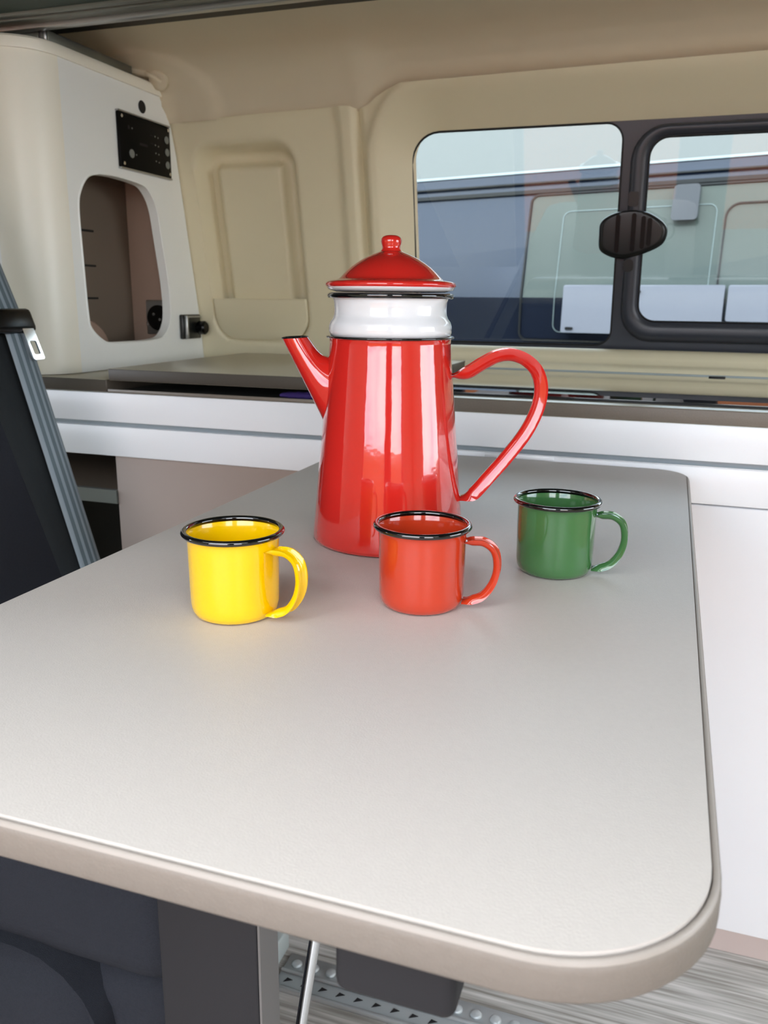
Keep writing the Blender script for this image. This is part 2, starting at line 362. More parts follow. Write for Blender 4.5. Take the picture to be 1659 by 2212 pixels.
# latch
lat = empty('window_catch', WP(-.09, 1.175, .02), 'black plastic oval catch with grip ribs on the post between the panes', 'catch')
def outl(c, pts, m=6):
    P = [Vector((a, b, 0)) for a, b in pts]; P = P+P[:1]; return [(p.x+c[0], p.y+c[1]) for p in catmull(P, m)[:-1]]
LC = (-.098, 1.178)
body = [(.010, .047), (.036, .040), (.062, .020), (.068, 0), (.060, -.022), (.034, -.038), (.008, -.047), (-.012, -.050), (-.034, -.044), (-.050, -.030), (-.052, 0), (-.050, .024), (-.034, .038), (-.014, .045)]
bo = outl(LC, [(a*1.08-.002, b*.93) for a, b in body])
cxy = LC
def shrink(P, s): return [(cxy[0]+(a-cxy[0])*s, cxy[1]+(b-cxy[1])*s) for a, b in P]
bm = loft([[WP(u, v, wv) for u, v in shrink(bo, s)] for s, wv in [(.96, .006), (1, .016), (1, .024), (.97, .031), (.90, .035), (.82, .0355)]], True, True)
bm_obj('catch_body', bm, 'black', lat, smooth=True, angle=50)
for (xx, z0, z1, dw) in [(-.120, -.036, .034, .006), (-.090, -.034, .036, .009), (-.072, -.029, .031, .004), (-.060, -.024, .027, .009)]:
    bm = plate(rrect(xx-.004, xx+.004, LC[1]+z0, LC[1]+z1, .0038), [], lambda u, v, w_: WP(u, v, .035+w_), dw); bm_obj('grip_rib', bm, 'gloss_black', lat, smooth=True)
bm = plate(rrect(-.104, -.085, 1.228, 1.255, .004), [], lambda u, v, w_: WP(u, v, .004+w_), .018); bm_obj('catch_lug', bm, 'black', lat)
bm = plate(rrect(-.106, -.086, 1.106, 1.130, .008), [], lambda u, v, w_: WP(u, v, .004+w_), .016); bm_obj('catch_lug', bm, 'black', lat)

# ------------------------------------------------------------------ kitchen unit
KY = 1.276
kit = empty('kitchen_unit', (-.3, 1.5, 0), 'long white kitchen base unit under the worktop, behind the table', 'cabinet')
box('upper_fascia', -1.62, 1.3, KY, KY+.016, .8232, .8765, 'white', kit, .0012, 2)
box('carcass', -1.62, 1.3, 1.32, 1.80, .76, .862, 'white', kit)
box('handle_channel', -1.62, 1.3, KY+.012, 1.31, .812, .8263, 'channel', kit)
box('drawer_front', -1.62, 1.3, KY, KY+.016, .7595, .8145, 'white', kit, .0012, 2)
box('handle_lip', -.60, 1.3, KY+.0001, KY+.004, .8146, .8160, 'white', kit, .0006, 1)
box('side_board', -.963, -.24, KY+.004, 1.31, .02, .7585, 'brown', kit, .001, 1)
box('door_front', -.238, 1.3, KY, KY+.018, .0435, .7575, 'white', kit, .0015, 2)
box('plinth', -.963, 1.3, KY+.004, KY+.022, .0005, .0425, 'plinth', kit)
box('side_board', -.963, -.947, 1.312, 1.80, .02, .7585, 'dark', kit)
box('inner_back', -1.62, -.965, 1.70, 1.71, .001, .7585, 'dark', kit); box('inner_shelf', -1.62, -.965, KY+.012, 1.70, .668, .692, 'niche', kit)
box('inner_shelf_edge', -1.62, -.965, KY+.002, KY+.012, .667, .693, 'grey_dot', kit)
box('side_board', -1.64, -1.622, 1.312, 1.80, .02, .7585, 'dark', kit)
# worktop with a cut-out slot under the raised board
wt = empty('worktop', (-.3, 1.5, .9), 'taupe laminate kitchen worktop with a thick speckled front edge', 'worktop')
def slab(name, x0, x1, y0, y1, z0, z1, parent, top='worktop', edge='worktop_edge', r=.002):
    b = box_bm(x0, x1, y0, y1, z0, z1, r, 2); o = bm_obj(name, b, [edge, top], parent, smooth=True, angle=50)
    for p in o.data.polygons:
        if abs(p.normal.z) > .9: p.material_index = 1
    return o
slab('worktop_end', -1.62, -.968, KY, 1.80, .8775, .9005, wt, edge='edge_shaded')
slab('worktop_main', -.42, 1.3, KY, 1.80, .8765, .8985, wt)
box('recess_floor', -.967, -.421, KY+.002, 1.80, .8770, .8785, 'dark', wt)  # dark sheet paints the shade inside the slot
box('recess_strip', -.966, -.421, KY-.0005, KY+.0015, .8770, .8835, 'worktop_edge', wt, .0005, 1)
box('recess_back', -.967, -.421, 1.55, 1.56, .8787, .8985, 'dark', wt)
ld = slab('worktop_board', -.963, -.42, KY, 1.80, .8992, .9205, None, edge='edge_shaded')
tag(ld, 'thick taupe board raised over the dark slot, left of the coffee pot', 'board')
# purple cloth in the slot
bm = bmesh.new()
loops = []
for i in range(15):
    s = i/14; x = -.625+.085*s; loops.append([(x, 1.297+.011*math.cos(a)*(1+.2*math.sin(7*s*6+a)), .8865+(.0065*math.sin(a))*(1+.2*math.sin(5*s*6+2*a))*(.6+.4*math.sin(math.pi*s))) for a in [2*math.pi*k/14 for k in range(14)]])
bm = loft(loops, True, True); tag(bm_obj('folded_cloth', bm, 'purple', smooth=True, angle=80), 'small purple folded cloth inside the dark slot beside the pot spout', 'cloth')
# glass cover of hob and sink
hob = empty('glass_cover', (.3, 1.5, .9), 'black mirror glass hob cover lying on the worktop under the window', 'glass cover')
gp = rrect(-.38, 1.1, 1.318, 1.765, .03)
bm = plate(gp, [], lambda u, v, w_: (u, v, .9012+w_), .006); bm_obj('glass_plate', bm, 'hob', hob)
bm = plate(rrect(-.386, 1.106, 1.312, 1.771, .034), [], lambda u, v, w_: (u, v, .8988+w_), .0022); bm_obj('rubber_edge', bm, 'seal', hob)
box('rear_highlight', -.375, 1.09, 1.7655, 1.7715, .9012, .9092, 'pale', hob, .001, 1)  # pale strip painting the highlight along the rear edge of the glass
bm = plate(rrect(.075, .105, 1.735, 1.745, .0049), [], lambda u, v, w_: (u, v, .9074+w_), .002); bm_obj('slot_reflection', bm, 'seal', hob)  # dark mark painting the reflection of a slot in the glass
# ledge under the window (moulded sill in front of the wall)
bm = bmesh.new()
sill = [(1.835, .951), (1.822, .950), (1.812, .944), (1.805, .934), (1.802, .925), (1.795, .921), (1.783, .919), (1.779, .915), (1.778, .899), (1.84, .899)]
bm = loft([[(x, y, z) for y, z in sill] for x in [-.60+i*.04 for i in range(40)]], True, True)
tag(bm_obj('trim_2', bm, 'panel', smooth=True, angle=60), 'cream moulded sill under the window', kind='structure')

# ------------------------------------------------------------------ tall cabinet at the left
XC = -1.088
cab = empty('tall_cabinet', (-1.25, 1.5, .9005), 'tall white corner cabinet with rounded cream post standing on the worktop', 'cabinet')
zt = 1.463
outer = [(1.362, .902), (Yw(.902)-.004, .902)]+[(Yw(z)-.004, z) for z in (.95, 1.0, 1.05, 1.1, 1.15, 1.2, 1.25, 1.3, 1.35, 1.39, 1.41)]+[(1.712, 1.425), (1.700, 1.437), (1.690, 1.446), (1.688, zt), (1.362, zt)]
cut_s = [(1.292, 1.253), (1.262, 1.244), (1.241, 1.221), (1.232, 1.191), (1.233, 1.108), (1.236, 1.016), (1.243, .991), (1.273, .97), (1.299, .9655), (1.36, .9645), (1.423, .965), (1.464, .972), (1.490, 1.004), (1.490, 1.067), (1.474, 1.154), (1.461, 1.213), (1.436, 1.244), (1.405, 1.252), (1.34, 1.255)]
cut_s = [(y*K, 1.047+(z-1.047)*K) for y, z in cut_s]
P = [Vector((a, b, 0)) for a, b in cut_s]; P = P+P[:1]; cut = [(p.x, p.y) for p in catmull(P, 5)[:-1]]
bm = plate(outer, [cut], lambda u, v, w_: (XC+w_, u, v), -.018); tag(bm_obj('side_panel', bm, 'cream_white', cab), 'white side panel with a rounded cut-out')
# bright edging round the cut-out
cc = (sum(p[0] for p in cut)/len(cut), sum(p[1] for p in cut)/len(cut))
def sc_(P, s): return [(cc[0]+(a-cc[0])*(1+s/abs(.1)), cc[1]+(b-cc[1])*(1+s/abs(.16))) for a, b in P]
bm = loft([[(XC+x_, u, v) for u, v in sc_(cut, s)] for s, x_ in [(-.0012, -.02), (-.0012, .0006), (0, .0016), (.0014, .0010), (.002, -.0005)]]); bm_obj('cutout_edging', bm, 'cream_white', cab, smooth=True)
# post: rounded corner and front
pr = .088
arc = [(XC-pr+pr*math.cos(a), 1.362-pr*math.sin(a)) for a in [math.radians(90*i/16) for i in range(17)]]
loopA = [(x, y, .902) for x, y in arc]; loopB = [(x, y, zt) for x, y in arc]
pts = arc+[(arc[-1][0], arc[-1][1]+.016)]+[(XC-pr+(pr-.016)*math.cos(a), 1.362-(pr-.016)*math.sin(a)) for a in [math.radians(90-90*i/16) for i in range(17)]]
bm = loft([[(x, y, .902) for x, y in pts], [(x, y, zt) for x, y in pts]], True, True); tag(bm_obj('corner_post', bm, 'cream_post', cab, smooth=True, angle=40), 'rounded cream corner post')
box('front_panel', -1.62, XC-pr-.0005, 1.2745, 1.290, .902, zt, 'cream_white', cab)
# top cap following the rounded plan
capo = [(XC+.004-.092+.092*math.cos(a), 1.362-.092*math.sin(a)) for a in [math.radians(90*i/12) for i in range(13)]]
capp = [(XC+.006, 1.695)]+[(x, y) for x, y in capo]+[(-1.62, capo[-1][1]), (-1.62, 1.68)]
def capin(P, d): return [(a-(d if a > -1.3 else 0), b+(d if b < 1.5 else -d)) for a, b in P]
bm = loft([[(x, y, z_) for x, y in capin(capp, d_)] for d_, z_ in [(.0, zt+.0003), (-.0006, zt+.006), (.0, zt+.017), (.003, zt+.021)]], True, True)
tag(bm_obj('top_cap', bm, 'cream_post', cab, smooth=True, angle=40), 'cream top cap with rounded corner')
# niche lining
box('niche_back', -1.232, -1.222, 1.34, 1.745, .905, 1.44, 'niche', cab)
box('niche_side', -1.221, XC-.0185, 1.728, 1.738, .905, 1.40, 'niche2', cab)
box('niche_floor', -1.221, XC-.0185, 1.364, 1.727, .935, .945, 'niche', cab)
box('niche_top', -1.221, XC-.0185, 1.364, 1.727, 1.32, 1.33, 'niche', cab)
for z_ in (1.185, 1.112, 1.043): box('shelf_slot', -1.2219, -1.2185, 1.40, 1.60, z_-.0022, z_+.0022, 'dark', cab)
bm = loft([[(xx, 1.50+.11*math.cos(a)*s, .93+.075*math.sin(a)*s) for a in [math.pi*k/20 for k in range(21)]] for xx, s in ((-1.2215, 1), (-1.205, 1), (-1.2, .95))], True, True); bm_obj('cable_cover', bm, 'niche2', cab, smooth=True)
# socket in the niche
sp_ = box('socket_plate', -1.178, -1.108, 1.718, 1.7275, .962, 1.040, 'alu', cab, .003, 2); tag(sp_, 'silver socket plate')
def cyl(name, c, r, h, axis, m, parent, n=28, bev=.001):
    b = lathe([(0.0001, 0), (r-bev, 0), (r, bev), (r, h-bev), (r-bev, h), (0.0001, h)], n)
    mt = {'y': Matrix.Rotation(math.radians(90), 4, 'X'), 'x': Matrix.Rotation(math.radians(90), 4, 'Y'), 'z': Matrix()}[axis]
    b.transform(Matrix.Translation(c) @ mt); return bm_obj(name, b, m, parent, smooth=True, angle=40)
so = cyl('socket_cup', (-1.142, 1.7185, 1.0), .029, .008, 'y', 'gloss_black', sp_)
cyl('socket_hole', (-1.152, 1.7105, 1.008), .003, .001, 'y', 'alu', sp_, 12, .0002); cyl('socket_hole', (-1.136, 1.7105, .996), .003, .001, 'y', 'alu', sp_, 12, .0002)
cyl('plate_screw', (-1.173, 1.7185, .985), .004, .003, 'y', 'chrome', sp_, 12, .0005); cyl('plate_screw', (-1.113, 1.7185, 1.028), .004, .003, 'y', 'chrome', sp_, 12, .0005)
# control panel
cpn = box('control_panel', XC+.0003, XC+.007, 1.522, 1.705, 1.3015, 1.4055, 'panel_black', cab, .002, 2); tag(cpn, 'black control panel with round grey buttons')
box('panel_edge', XC+.0003, XC+.0085, 1.522, 1.705, 1.4058, 1.4085, 'alu', cpn); box('panel_edge', XC+.0003, XC+.0085, 1.522, 1.705, 1.298, 1.3012, 'alu', cpn)
for (y_, z_) in ((1.690, 1.378), (1.690, 1.353), (1.690, 1.327)): cyl('button', (XC+.007, y_, z_), .0078, .0015, 'x', 'grey_dot', cpn, 24, .0005)
cyl('button', (XC+.007, 1.560, 1.331), .0085, .0015, 'x', 'grey_dot', cpn, 24, .0005)
for (y_, z_) in ((1.532, 1.398), (1.697, 1.399), (1.532, 1.309), (1.697, 1.309)): cyl('panel_screw', (XC+.007, y_, z_), .0036, .002, 'x', 'chrome', cpn, 12, .0005)
for (y_, z_) in ((1.647, 1.378), (1.658, 1.377), (1.647, 1.361), (1.658, 1.360), (1.647, 1.345), (1.658, 1.344), (1.647, 1.329), (1.658, 1.328), (1.566, 1.380), (1.576, 1.331)): cyl('indicator', (XC+.007, y_, z_), .0017, .0006, 'x', 'grey_dot', cpn, 10, .0002)
box('panel_print', XC+.0069, XC+.0072, 1.590, 1.618, 1.352, 1.357, 'leg', cpn); box('panel_print', XC+.0069, XC+.0072, 1.630, 1.641, 1.377, 1.379, 'leg', cpn)
box('panel_print', XC+.0069, XC+.0072, 1.630, 1.641, 1.361, 1.363, 'leg', cpn); box('panel_print', XC+.0069, XC+.0072, 1.552, 1.558, 1.377, 1.384, 'leg', cpn)
tag(cyl('hole_plug', (XC+.0002, 1.6145, 1.430), .0125, .002, 'x', 'seal', cab, 24), 'round black hole plug above the control panel')
# latch on the panel
lt = box('door_latch', XC+.0003, XC+.010, 1.716, 1.796, .952, 1.008, 'black', cab, .003, 2); tag(lt, 'square black catch with silver bar')
box('latch_bar', XC+.010, XC+.018, 1.722, 1.730, .953, 1.006, 'alu', lt, .002, 2); box('latch_bar', XC+.010, XC+.014, 1.731, 1.790, 1.000, 1.005, 'alu', lt, .001, 1)
cyl('latch_knob', (XC+.010, 1.783, .977), .016, .022, 'x', 'gloss_black', lt, 28, .004)
# metal angle on top of the cabinet
ang = empty('metal_angle', (-1.13, 1.4, zt+.021), 'dull metal angle bar lying on top of the tall cabinet', 'bracket')
box('bar', -1.103, -1.096, 1.352, 1.60, zt+.0212, zt+.041, 'alu_dark', ang, .001, 1); box('bar', -1.62, -1.112, 1.346, 1.352, zt+.0212, zt+.041, 'alu_dark', ang, .001, 1)
box('bar', -1.1115, -1.0965, 1.3455, 1.3515, zt+.0212, zt+.042, 'alu', ang, .002, 1)
# grip knob on the headliner
kn = empty('roof_catch', (-1.07, 1.66, 1.49), 'grey rounded plastic roof catch in the headliner above the cabinet', 'catch')
b = lathe([(0.0001, 0), (.020, 0), (.022, .006), (.020, .014), (.012, .018), (0.0001, .019)], 28)
b.transform(Matrix.Translation((-1.070, 1.662, 1.494)) @ Matrix.Rotation(math.radians(125), 4, 'X')); bm_obj('catch_disc', b, 'headliner', kn, smooth=True)
bm_obj('catch_hook', tube(catmull([(-1.090, 1.650, 1.500), (-1.083, 1.634, 1.497), (-1.068, 1.632, 1.490), (-1.058, 1.644, 1.482)], 5), .005, 10), 'headliner', kn, smooth=True)
bm_obj('catch_arm', tube([(-1.17, 1.625, 1.516), (-1.088, 1.645, 1.499)], .008, 10), 'headliner', kn, smooth=True)

# ------------------------------------------------------------------ table
TZ = .809; TX0, TX1, TY0, TY1 = -.491, .042, .2635, 1.271
tb = empty('table', ((TX0+TX1)/2, (TY0+TY1)/2, 0), 'light taupe laminate table with rounded corners in front of the kitchen', 'table')
to = rrect(TX0, TX1, TY0, TY1, (.05, .05, .078, .078), 14)
i1 = inset(to, .0047)
bm = loft([[(x, y, z_) for x, y in P_] for P_, z_ in [(i1, TZ-.018), (i1, TZ)]], True, True)
bm_obj('table_top', bm, 'laminate', tb, smooth=True, angle=30)
pr_ = [(.0047, TZ-.0040), (.0042, TZ-.0032), (.0030, TZ-.0046), (.0009, TZ-.0034), (.0002, TZ-.0045), (0, TZ-.0065), (0, TZ-.0185), (.0012, TZ-.0205), (.005, TZ-.0207)]
lip = [(.0042, TZ-.0030), (.0040, TZ-.0018), (.0032, TZ-.0012), (.0022, TZ-.0014), (.0013, TZ-.0024), (.0008, TZ-.0036)]
bm = loft([[(x, y, z_) for x, y in inset(to, d_)] for d_, z_ in lip]); tag(bm_obj('edge_lip_lit', bm, 'lip', tb, smooth=True, angle=80), 'rounded lip of the edge band, coloured paler as if lit')
bm = loft([[(x, y, z_) for x, y in inset(to, d_)] for d_, z_ in pr_])
tag(bm_obj('edge_band', bm, 'edge', tb, smooth=True, angle=60), 'speckled taupe edge band')
bm = loft([[(x, y, z_) for x, y in inset(to, d_)] for d_, z_ in [(.004, TZ-.0206), (.004, TZ-.0180)]], True, True); bm_obj('underside', bm, 'edge', tb)
lg = box('table_leg', -.332, -.2475, .452, .484, .001, TZ-.0208, 'leg', tb, .002, 2); tag(lg, 'flat anthracite table leg')
box('leg_edge', -.2473, -.2455, .4535, .4825, .001, TZ-.021, 'leg_side', lg)
bm = box_bm(-.1245, -.0655, .300, .338, .728, TZ-.0208, .006, 4); tag(bm_obj('support_bracket', bm, 'leg', tb, smooth=True, angle=50), 'dark grey block under the table')
bm_obj('prop_rod', tube([(-.187, .50, .787), (-.233, .50, .49), (-.30, .50, .02)], .0045, 16), 'chrome', tb, smooth=True)
tag(tb.children[-1], 'thin chrome rod slanting down under the table')
box('lit_strip', -.262, -.155, 1.2712, 1.2748, .8085, .8155, 'white', tb, .0005, 1)  # added white strip painting the brightly lit stretch above the table edge

# ------------------------------------------------------------------ enamel mugs
def mug(cx, cyy, az, m, label, name='enamel_mug'):
    t = empty(name, (cx, cyy, TZ), label, 'mug')
    H = .0665; o = [(0.0001, .0006), (.024, .0006), (.028, .0004), (.0312, .0022), (.0333, .0062), (.0341, .012), (.0344, .03), (.0347, .055), (.0350, .0605), (.0358, .0640), (.0370, H-.0012),
         (.0374, H), (.0366, H+.0004), (.0354, .0640), (.0342, .0600), (.0336, .04), (.0333, .012), (.0322, .0072), (.0300, .0040), (.026, .0030), (0.0001, .0028)]
    b = lathe(o, 96); b.transform(Matrix.Translation((cx, cyy, TZ))); bm_obj('body', b, m, t, smooth=True, angle=70)
    ring = [(.0369+.0024*math.cos(a), H-.0004+.0023*math.sin(a)) for a in [2*math.pi*k/14 for k in range(14)]]
    b = lathe(ring, 96, closed=True); b.transform(Matrix.Translation((cx, cyy, TZ))); tag(bm_obj('rim', b, 'rim', t, smooth=True, angle=80), 'rolled black rim')
    hp = [(.0335, .0548), (.040, .0552), (.0495, .0548), (.0575, .0485), (.0600, .036), (.0575, .0235), (.0505, .0125), (.042, .0078), (.0335, .0062)]
    bm_obj('handle', strap(hp, math.radians(az), (cx, cyy, TZ), .0066, .0066, .0014), m, t, smooth=True, angle=50)
    return t
mug(-.3035, .5390, -8, 'yellow', 'yellow enamel mug with black rim, left of the coffee pot')
mug(-.1729, .6078, 6, 'orange', 'orange-red enamel mug with black rim, in front of the coffee pot')
mug(-.0834, .7319, 2, 'green', 'green enamel mug with black rim, right of the coffee pot')

# ------------------------------------------------------------------ coffee pot
PX, PY, PAZ = -.2596, .7812, math.radians(18.4)
pot = empty('coffee_pot', (PX, PY, TZ), 'tall red enamel coffee pot with white filter section and domed lid', 'coffee pot')
TP = Matrix.Translation((PX, PY, TZ))
def lp(name, prof, m, parent=pot, closed=False, n=128, lab=None):
    b = lathe(prof, n, closed=closed); b.transform(TP); o = bm_obj(name, b, m, parent, smooth=True, angle=60)
    if lab: tag(o, lab)
    return o
lp('body', [(0.0001, .0016), (.066, .0016), (.072, .0004), (.0757, .0018), (.0768, .0055), (.0762, .012), (.0745, .030), (.0715, .062), (.0685, .095), (.0652, .130), (.0618, .165), (.0597, .188), (.0590, .197), (.0592, .2015), (.0600, .203), (.0588, .2034), (.0575, .20), (.0577, .19), (.0600, .165), (.0730, .03), (.070, .006), (.0001, .005)], 'red')
ringf = lambda r, z, a_, b_, k=14: [(r+a_*math.cos(2*math.pi*i/k), z+b_*math.sin(2*math.pi*i/k)) for i in range(k)]
lp('rim', ringf(.0604, .2030, .0019, .0013), 'rim', closed=True, lab='black rim of the pot')
ins = lp('filter_section', [(.0560, .196), (.0560, .2035), (.0585, .2048), (.0597, .2085), (.0596, .2135), (.0582, .2175), (.0558, .2205), (.0545, .2240), (.0543, .2300), (.0545, .2350), (.0556, .2385), (.0580, .2420), (.0590, .2425), (.0575, .2415), (.0535, .236), (.0530, .222), (.0575, .210), (.0550, .198)], 'enamel_white', lab='white enamel filter section')
lp('rim', ringf(.0587, .2415, .0024, .0026), 'rim', closed=True, lab='black rim of the filter section')
lid = lp('lid', [(.0520, .2450), (.0600, .2470), (.0612, .2492), (.0600, .2500), (.0520, .2480), (.050, .247)], 'enamel_white', lab='white underside of the lid'); lid.name = 'lid_underside'
lp('lid', [(.0606, .2492), (.0624, .2505), (.0627, .2522), (.0612, .2540), (.0575, .2552), (.0530, .2558), (.0500, .2570), (.0475, .2592), (.0440, .2628), (.0390, .2673), (.0330, .2716), (.0260, .2758), (.0190, .2790), (.0130, .2812), (.0095, .2828), (.0001, .2830)], 'red', lab='domed red lid')
ldo = [c for c in pot.children if c.name.startswith('lid') and 'underside' not in c.name][-1]
lp('knob', [(.0102, .2825), (.0088, .2845), (.0086, .2865),
           (.0092, .2885), (.0098, .2910), (.0096, .2935), (.0082, .2955), (.0055, .2968), (.0001, .2973)], 'red', parent=ldo)
# spout
e_ = Vector((math.cos(PAZ), math.sin(PAZ), 0)); b_ = Vector((-math.sin(PAZ), math.cos(PAZ), 0)); base = Vector((PX, PY, TZ))
Lo = catmull([Vector((-.055, .092, 0)), Vector((-.0658, .1205, 0)), Vector((-.0855, .1610, 0)), Vector((-.1055, .2008, 0))], 6)
Up = catmull([Vector((-.050, .182, 0)), Vector((-.0618, .1835, 0)), Vector((-.0695, .1880, 0)), Vector((-.0802, .2022, 0))], 6)
loops = []; n = len(Lo)
for i in range(n):
    s = i/(n-1); a, b = Lo[i], Up[i]; c = (a+b)/2; h = (b-a)/2; hw_ = .026*(1-s)**1.3+.0118*(1-(1-s)**1.3)
    loops.append([base+e_*(c.x+h.x*math.cos(t))+Vector((0, 0, c.y+h.y*math.cos(t)))+b_*hw_*math.sin(t) for t in [2*math.pi*k/32 for k in range(32)]])
ti = [base+(p-base) for p in loops[-1]]; cen = sum(ti, Vector())/32
loops.append([cen+(p-cen)*.93 for p in ti]); loops.append([cen+(p-cen)*.86-Vector((0, 0, .012))+e_*.004 for p in ti])
bm = loft(loops, False, True); bm_obj('spout', bm, 'red', pot, smooth=True, angle=50)
bm = tube([cen+(p-cen)*.97 for p in ti]+[cen+(ti[0]-cen)*.97, cen+(ti[1]-cen)*.97], .0009, 8, False); tag(bm_obj('spout_rim', bm, 'rim', pot, smooth=True), 'thin black spout rim')
hp = [(.0605, .1655), (.0690, .1668), (.0790, .1710), (.0915, .1790), (.1060, .1862), (.1200, .1875), (.1340, .1822), (.1450, .1710), (.1497, .1545), (.1468, .1340), (.1365, .1105), (.1195, .0865), (.1010, .0640), (.0885, .0490), (.0810, .0445), (.0715, .0430)]
bm_obj('handle', strap(hp, PAZ, (PX, PY, TZ), .0078, .0140, .0016, flare=1.25), 'red', pot, smooth=True, angle=50)

# ------------------------------------------------------------------ seat
seat = empty('van_seat', (-.7, .75, 0), 'black fabric van seat turned towards the table at the left', 'seat')
def soft(name, x0, x1, y0, y1, z0, z1, r, m, parent, rot=0, piv=None, lab=None, sub=True):
    b = box_bm(x0, x1, y0, y1, z0, z1, r, 5)
    if rot: b.transform(Matrix.Translation(piv) @ Matrix.Rotation(math.radians(rot), 4, 'Y') @ Matrix.Translation(-Vector(piv)))
    o = bm_obj(name, b, m, parent, smooth=True, angle=80)
    if lab: tag(o, lab)
    return o
pv = (-.785, .8, .5); LEAN = -20.4
soft('backrest', -.915, -.787, .36, 1.070, .50, 1.30, .045, 'fabric', seat, LEAN, pv, 'black fabric backrest')
soft('side_bolster', -.925, -.777, .955, 1.066, .56, 1.18, .035, 'fabric2', seat, LEAN, pv)
soft('seat_cushion', -.80, -.345, .53, 1.02, .40, .52, .05, 'fabric', seat, 0, None, 'black fabric seat cushion')
soft('side_bolster', -.80, -.338, .482, .60, .470, .600, .04, 'fabric', seat)
soft('cushion_front', -.80, -.338, .497, .60, .12, .47, .03, 'fabric', seat)
soft('knee_roll', -.66, -.415, .475, .56, .20, .492, .085, 'fabric', seat)
box('seat_base', -.78, -.53, .50, .98, .015, .40, 'black', seat, .01)
box('base_clip', -.530, -.505, .975, 1.035, .0125, .055, 'pale', seat, .004)
# seat belt
sb = empty('seat_belt', (-.85, 1.03, .8), 'grey striped seat belt with black slider and metal tongue, left edge', 'seat belt')
dirl = Vector((-.3486, 0, .9373)); nrm = Vector((.9373, 0, .3486))
p0 = Vector((-.787, 0, .5))
def BL(t, y, o): q = p0+dirl*t+nrm*o; return (q.x, y, q.z)
def belt(t0, t1, y0, y1, o0, o1, name='webbing'):
    bm = bmesh.new(); rows = []; nn = 24; cols = [0, .16, .30, .42, .58, .70, .84, 1]
    for i in range(nn+1):
        s = i/nn; t = t0+(t1-t0)*s; yc = y0+(y1-y0)*s; oo = o0+(o1-o0)*s
        rows.append([bm.verts.new(BL(t, yc-.0235+.047*c, oo+.004*math.sin(math.pi*c))) for c in cols])
    for i in range(nn):
        for j in range(7): f = bm.faces.new((rows[i][j], rows[i][j+1], rows[i+1][j+1], rows[i+1][j])); f.material_index = j % 2; f.smooth = True
    g = bmesh.ops.extrude_face_region(bm, geom=list(bm.faces))
    for q in g['geom']:
        if isinstance(q, bmesh.types.BMVert): q.co -= nrm*.0012
    return bm_obj(name, bm, ['belt_l', 'belt_d'], sb)
belt(.10, .53, 1.016, 1.045, .012, .020); belt(.53, .86, 1.045, 1.035, .020, .020)
def bbox(name, t0, t1, y0, y1, o0, o1, m, r=.004, parent=sb):
    b = box_bm(t0, t1, y0, y1, o0, o1, r, 3)
    for v in b.verts: v.co = Vector(BL(v.co.x, v.co.y, v.co.z))
    return bm_obj(name, b, m, parent, smooth=True, angle=50)
bbox('belt_slider', .515, .553, .985, 1.078, .014, .034, 'gloss_black', .008)
bm = plate(rrect(.470, .522, 1.044, 1.068, .004), [rrect(.478, .500, 1.049, 1.063, .003)], lambda u, v, w_: BL(u, v, .030+w_), .003); bm_obj('tongue', bm, 'chrome', sb)

# ------------------------------------------------------------------ floor rail
fr = empty('floor_rail', (-.1, 1.0, 0), 'silver scalloped mounting rail let into the striped floor', 'rail')
box('rail_base', -.50, .85, .962, 1.032, 0.0003, .006, 'alu_floor', fr, .001, 1)
box('rail_edge', -.50, .85, .958, .9635, 0.0003, .009, 'alu_floor', fr, .001, 1); box('rail_rib', -.50, .85, .990, .996, .0061, .011, 'alu_floor', fr, .001, 1)
b = lathe([(.0001, .004), (.006, .0036), (.0086, .002), (.009, 0)], 16); dm = bpy.data.meshes.new('stud')
bmesh.ops.recalc_face_normals(b, faces=b.faces)
for f in b.faces: f.smooth = True
b.to_mesh(dm); b.free(); dm.materials.append(M['alu_floor'])
b = bmesh.new(); bmesh.ops.create_cone(b, cap_ends=True, segments=3, radius1=.009, radius2=.008, depth=.001); dn = bpy.data.meshes.new('slot'); b.to_mesh(dn); b.free(); dn.materials.append(M['leg'])
for i in range(30):
    for nm, me, y_, z_ in (('stud', dm, 1.012, .0061), ('slot', dn, .978, .0066)):
        o = bpy.data.objects.new(nm, me); COL.objects.link(o); o.location = (-.482+i*.0295, y_, z_); o.parent = fr; o.matrix_parent_inverse = fr.matrix_world.inverted()
        if nm == 'slot': o.scale = (1.0, .5, 1); o.rotation_euler = (0, 0, math.radians(30))

# ------------------------------------------------------------------ outside
tag(box('wall_backdrop', -20, 14, 13, 13.4, -.4, 4.6, 'building'), 'pale grey wall added behind the parked van in place of bright sky', kind='structure')  # added backdrop, dimmer than the sky it covers
tag(box('wall_added_yard', -9, 9, -3.4, -3.2, -.4, .93, 'brick'), 'plain yard wall added opposite the sliding door to shape the light', kind='structure')  # added low wall, sets where the pot's bright streak ends
tag(box('ground', -14, 14, -12, 16, -.42, -.40, 'asphalt'), 'grey asphalt outside', kind='structure')
nv = empty('parked_van', (-.3, 3.35, -.40), 'slate-blue van with dark glass parked outside the window', 'van')
av, nvv, O = Vector((.992, -.128, 0)), Vector((-.128, -.992, 0)), Vector((0, 3.3, 0))
def NP(s, z, w_=0):
    if z > 1.06: zz = z+.020*(s+.4)*min(1, (z-1.06)/.4); w_ = w_-.22*(z-1.06)
    else: zz = z
    p = O+av*s+nvv*w_; return (p.x, p.y, zz)
def nquad(name, s0, s1, z0, z1, w_, m, th=.03, r=0):
    pts = rrect(s0, s1, z0, z1, r) if r else [(s1, z1), (s0, z1), (s0, z0), (s1, z0)]
    bm = loft([[NP(u, v, w_-th) for u, v in pts], [NP(u, v, w_) for u, v in pts]], True, True); return bm_obj(name, bm, m, nv)
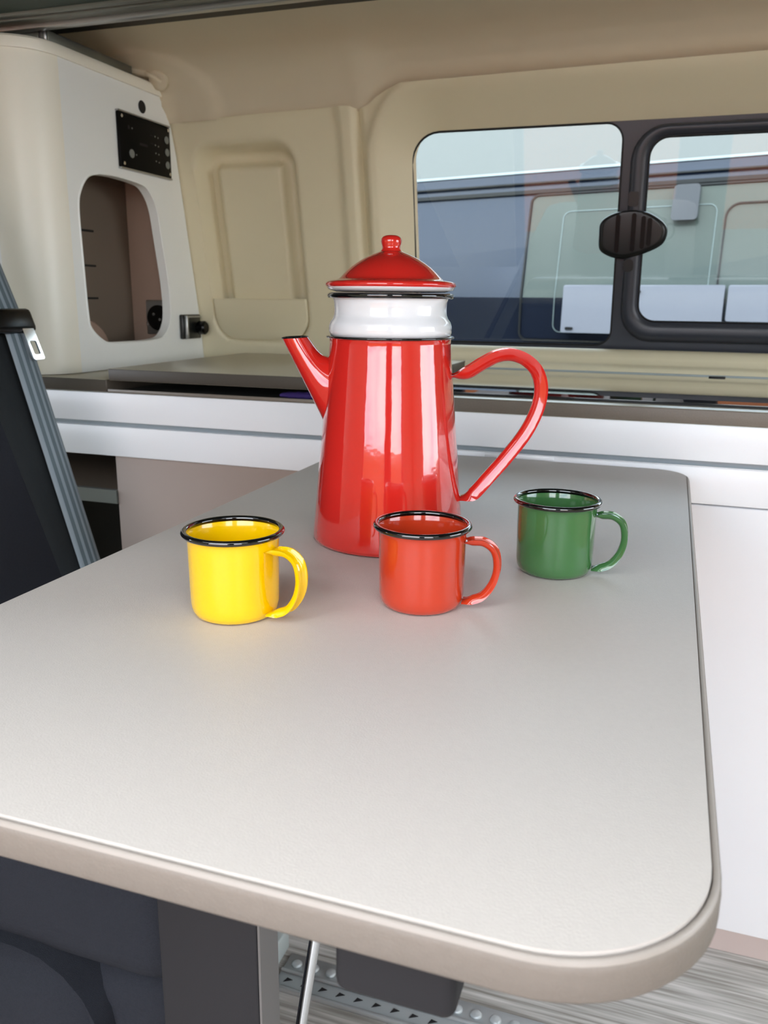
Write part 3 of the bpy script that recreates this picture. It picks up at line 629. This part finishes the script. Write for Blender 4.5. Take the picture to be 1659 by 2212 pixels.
nquad('body_side', -2.8, 2.6, 1.06, 1.47, 0, 'van_blue', 1.6); nquad('lower_body', -2.8, 2.6, -.15, 1.06, 0.0, 'van_navy', 1.6)  # navy lower half paints the dark reflection of this van
nquad('roof', -2.8, 2.6, 1.475, 1.545, -.012, 'van_blue', 1.5); nquad('roof_gutter', -2.8, 2.6, 1.458, 1.472, .012, 'seal', .03); nquad('roof_gutter', -2.8, 2.6, 1.497, 1.503, .003, 'seal', .03)
nquad('roof_highlight', -2.8, 2.6, 1.540, 1.549, -.006, 'pale', .02)  # pale strip painting the highlight line along the roof
nquad('side_glass', -.575, 1.9, 1.061, 1.445, .006, 'van_glass', .01); nquad('side_glass', -.575, 1.9, .905, 1.061, .006, 'van_navy', .01)  # navy lower pane carries on the painted dark reflection
def outline(name, s0, s1, z0, z1, r, wd, w_, m):
    a0 = rrect(s0, s1, z0, z1, r); a = []
    for p, q in zip(a0, a0[1:]+a0[:1]):
        k = max(1, int(math.hypot(p[0]-q[0], p[1]-q[1])/.03)); a += [(p[0]+(q[0]-p[0])*i/k, p[1]+(q[1]-p[1])*i/k) for i in range(k)]
    b2 = inset(a, wd)
    bm = loft([[NP(u, v, w_-.006) for u, v in a], [NP(u, v, w_) for u, v in a], [NP(u, v, w_) for u, v in b2], [NP(u, v, w_-.006) for u, v in b2]], ring=True); return bm_obj(name, bm, m, nv)
outline('door_seam', -.585, 1.92, .895, 1.455, .035, .007, .012, 'seal'); outline('frame_reflection', -.449, .108, .93, 1.385, .03, .0035, .009, 'reflect_dull')  # inner dull outline paints a frame reflection on the glass
outline('glass_seal', .135, 1.2, .93, 1.385, .05, .006, .012, 'seal')
nquad('reflection_block', -.045, .045, 1.33, 1.452, .045, 'van_navy', .045, .015)  # made-up block standing in for a blurry dark reflection
wp = nquad('white_reflection', -.405, -.215, .932, 1.108, .05, 'reflect_white', .04, .008)  # made-up panels standing in for white reflections in the glass
wp = nquad('white_reflection', -.185, .168, .975, 1.108, .05, 'reflect_white', .04, .008)
wp = nquad('white_reflection', .180, .62, .985, 1.108, .05, 'reflect_white', .04, .008)
nquad('reflection_slot', -.388, -.358, .942, .953, .053, 'seal', .01, .005); nquad('reflection_slot', -.158, -.118, 1.078, 1.090, .053, 'leg', .01, .0055)  # oval marks on the made-up reflection panels
for s_ in (-1.6, 1.4):
    b = lathe([(.0001, -.1), (.2, -.1), (.31, -.09), (.32, -.03), (.32, .03), (.31, .09), (.2, .1), (.0001, .1)], 40)
    b.transform(Matrix.Translation(Vector(NP(s_, -.08, -.1))) @ Matrix.Rotation(math.radians(90), 4, 'X')); bm_obj('wheel', b, 'seal', nv, smooth=True)
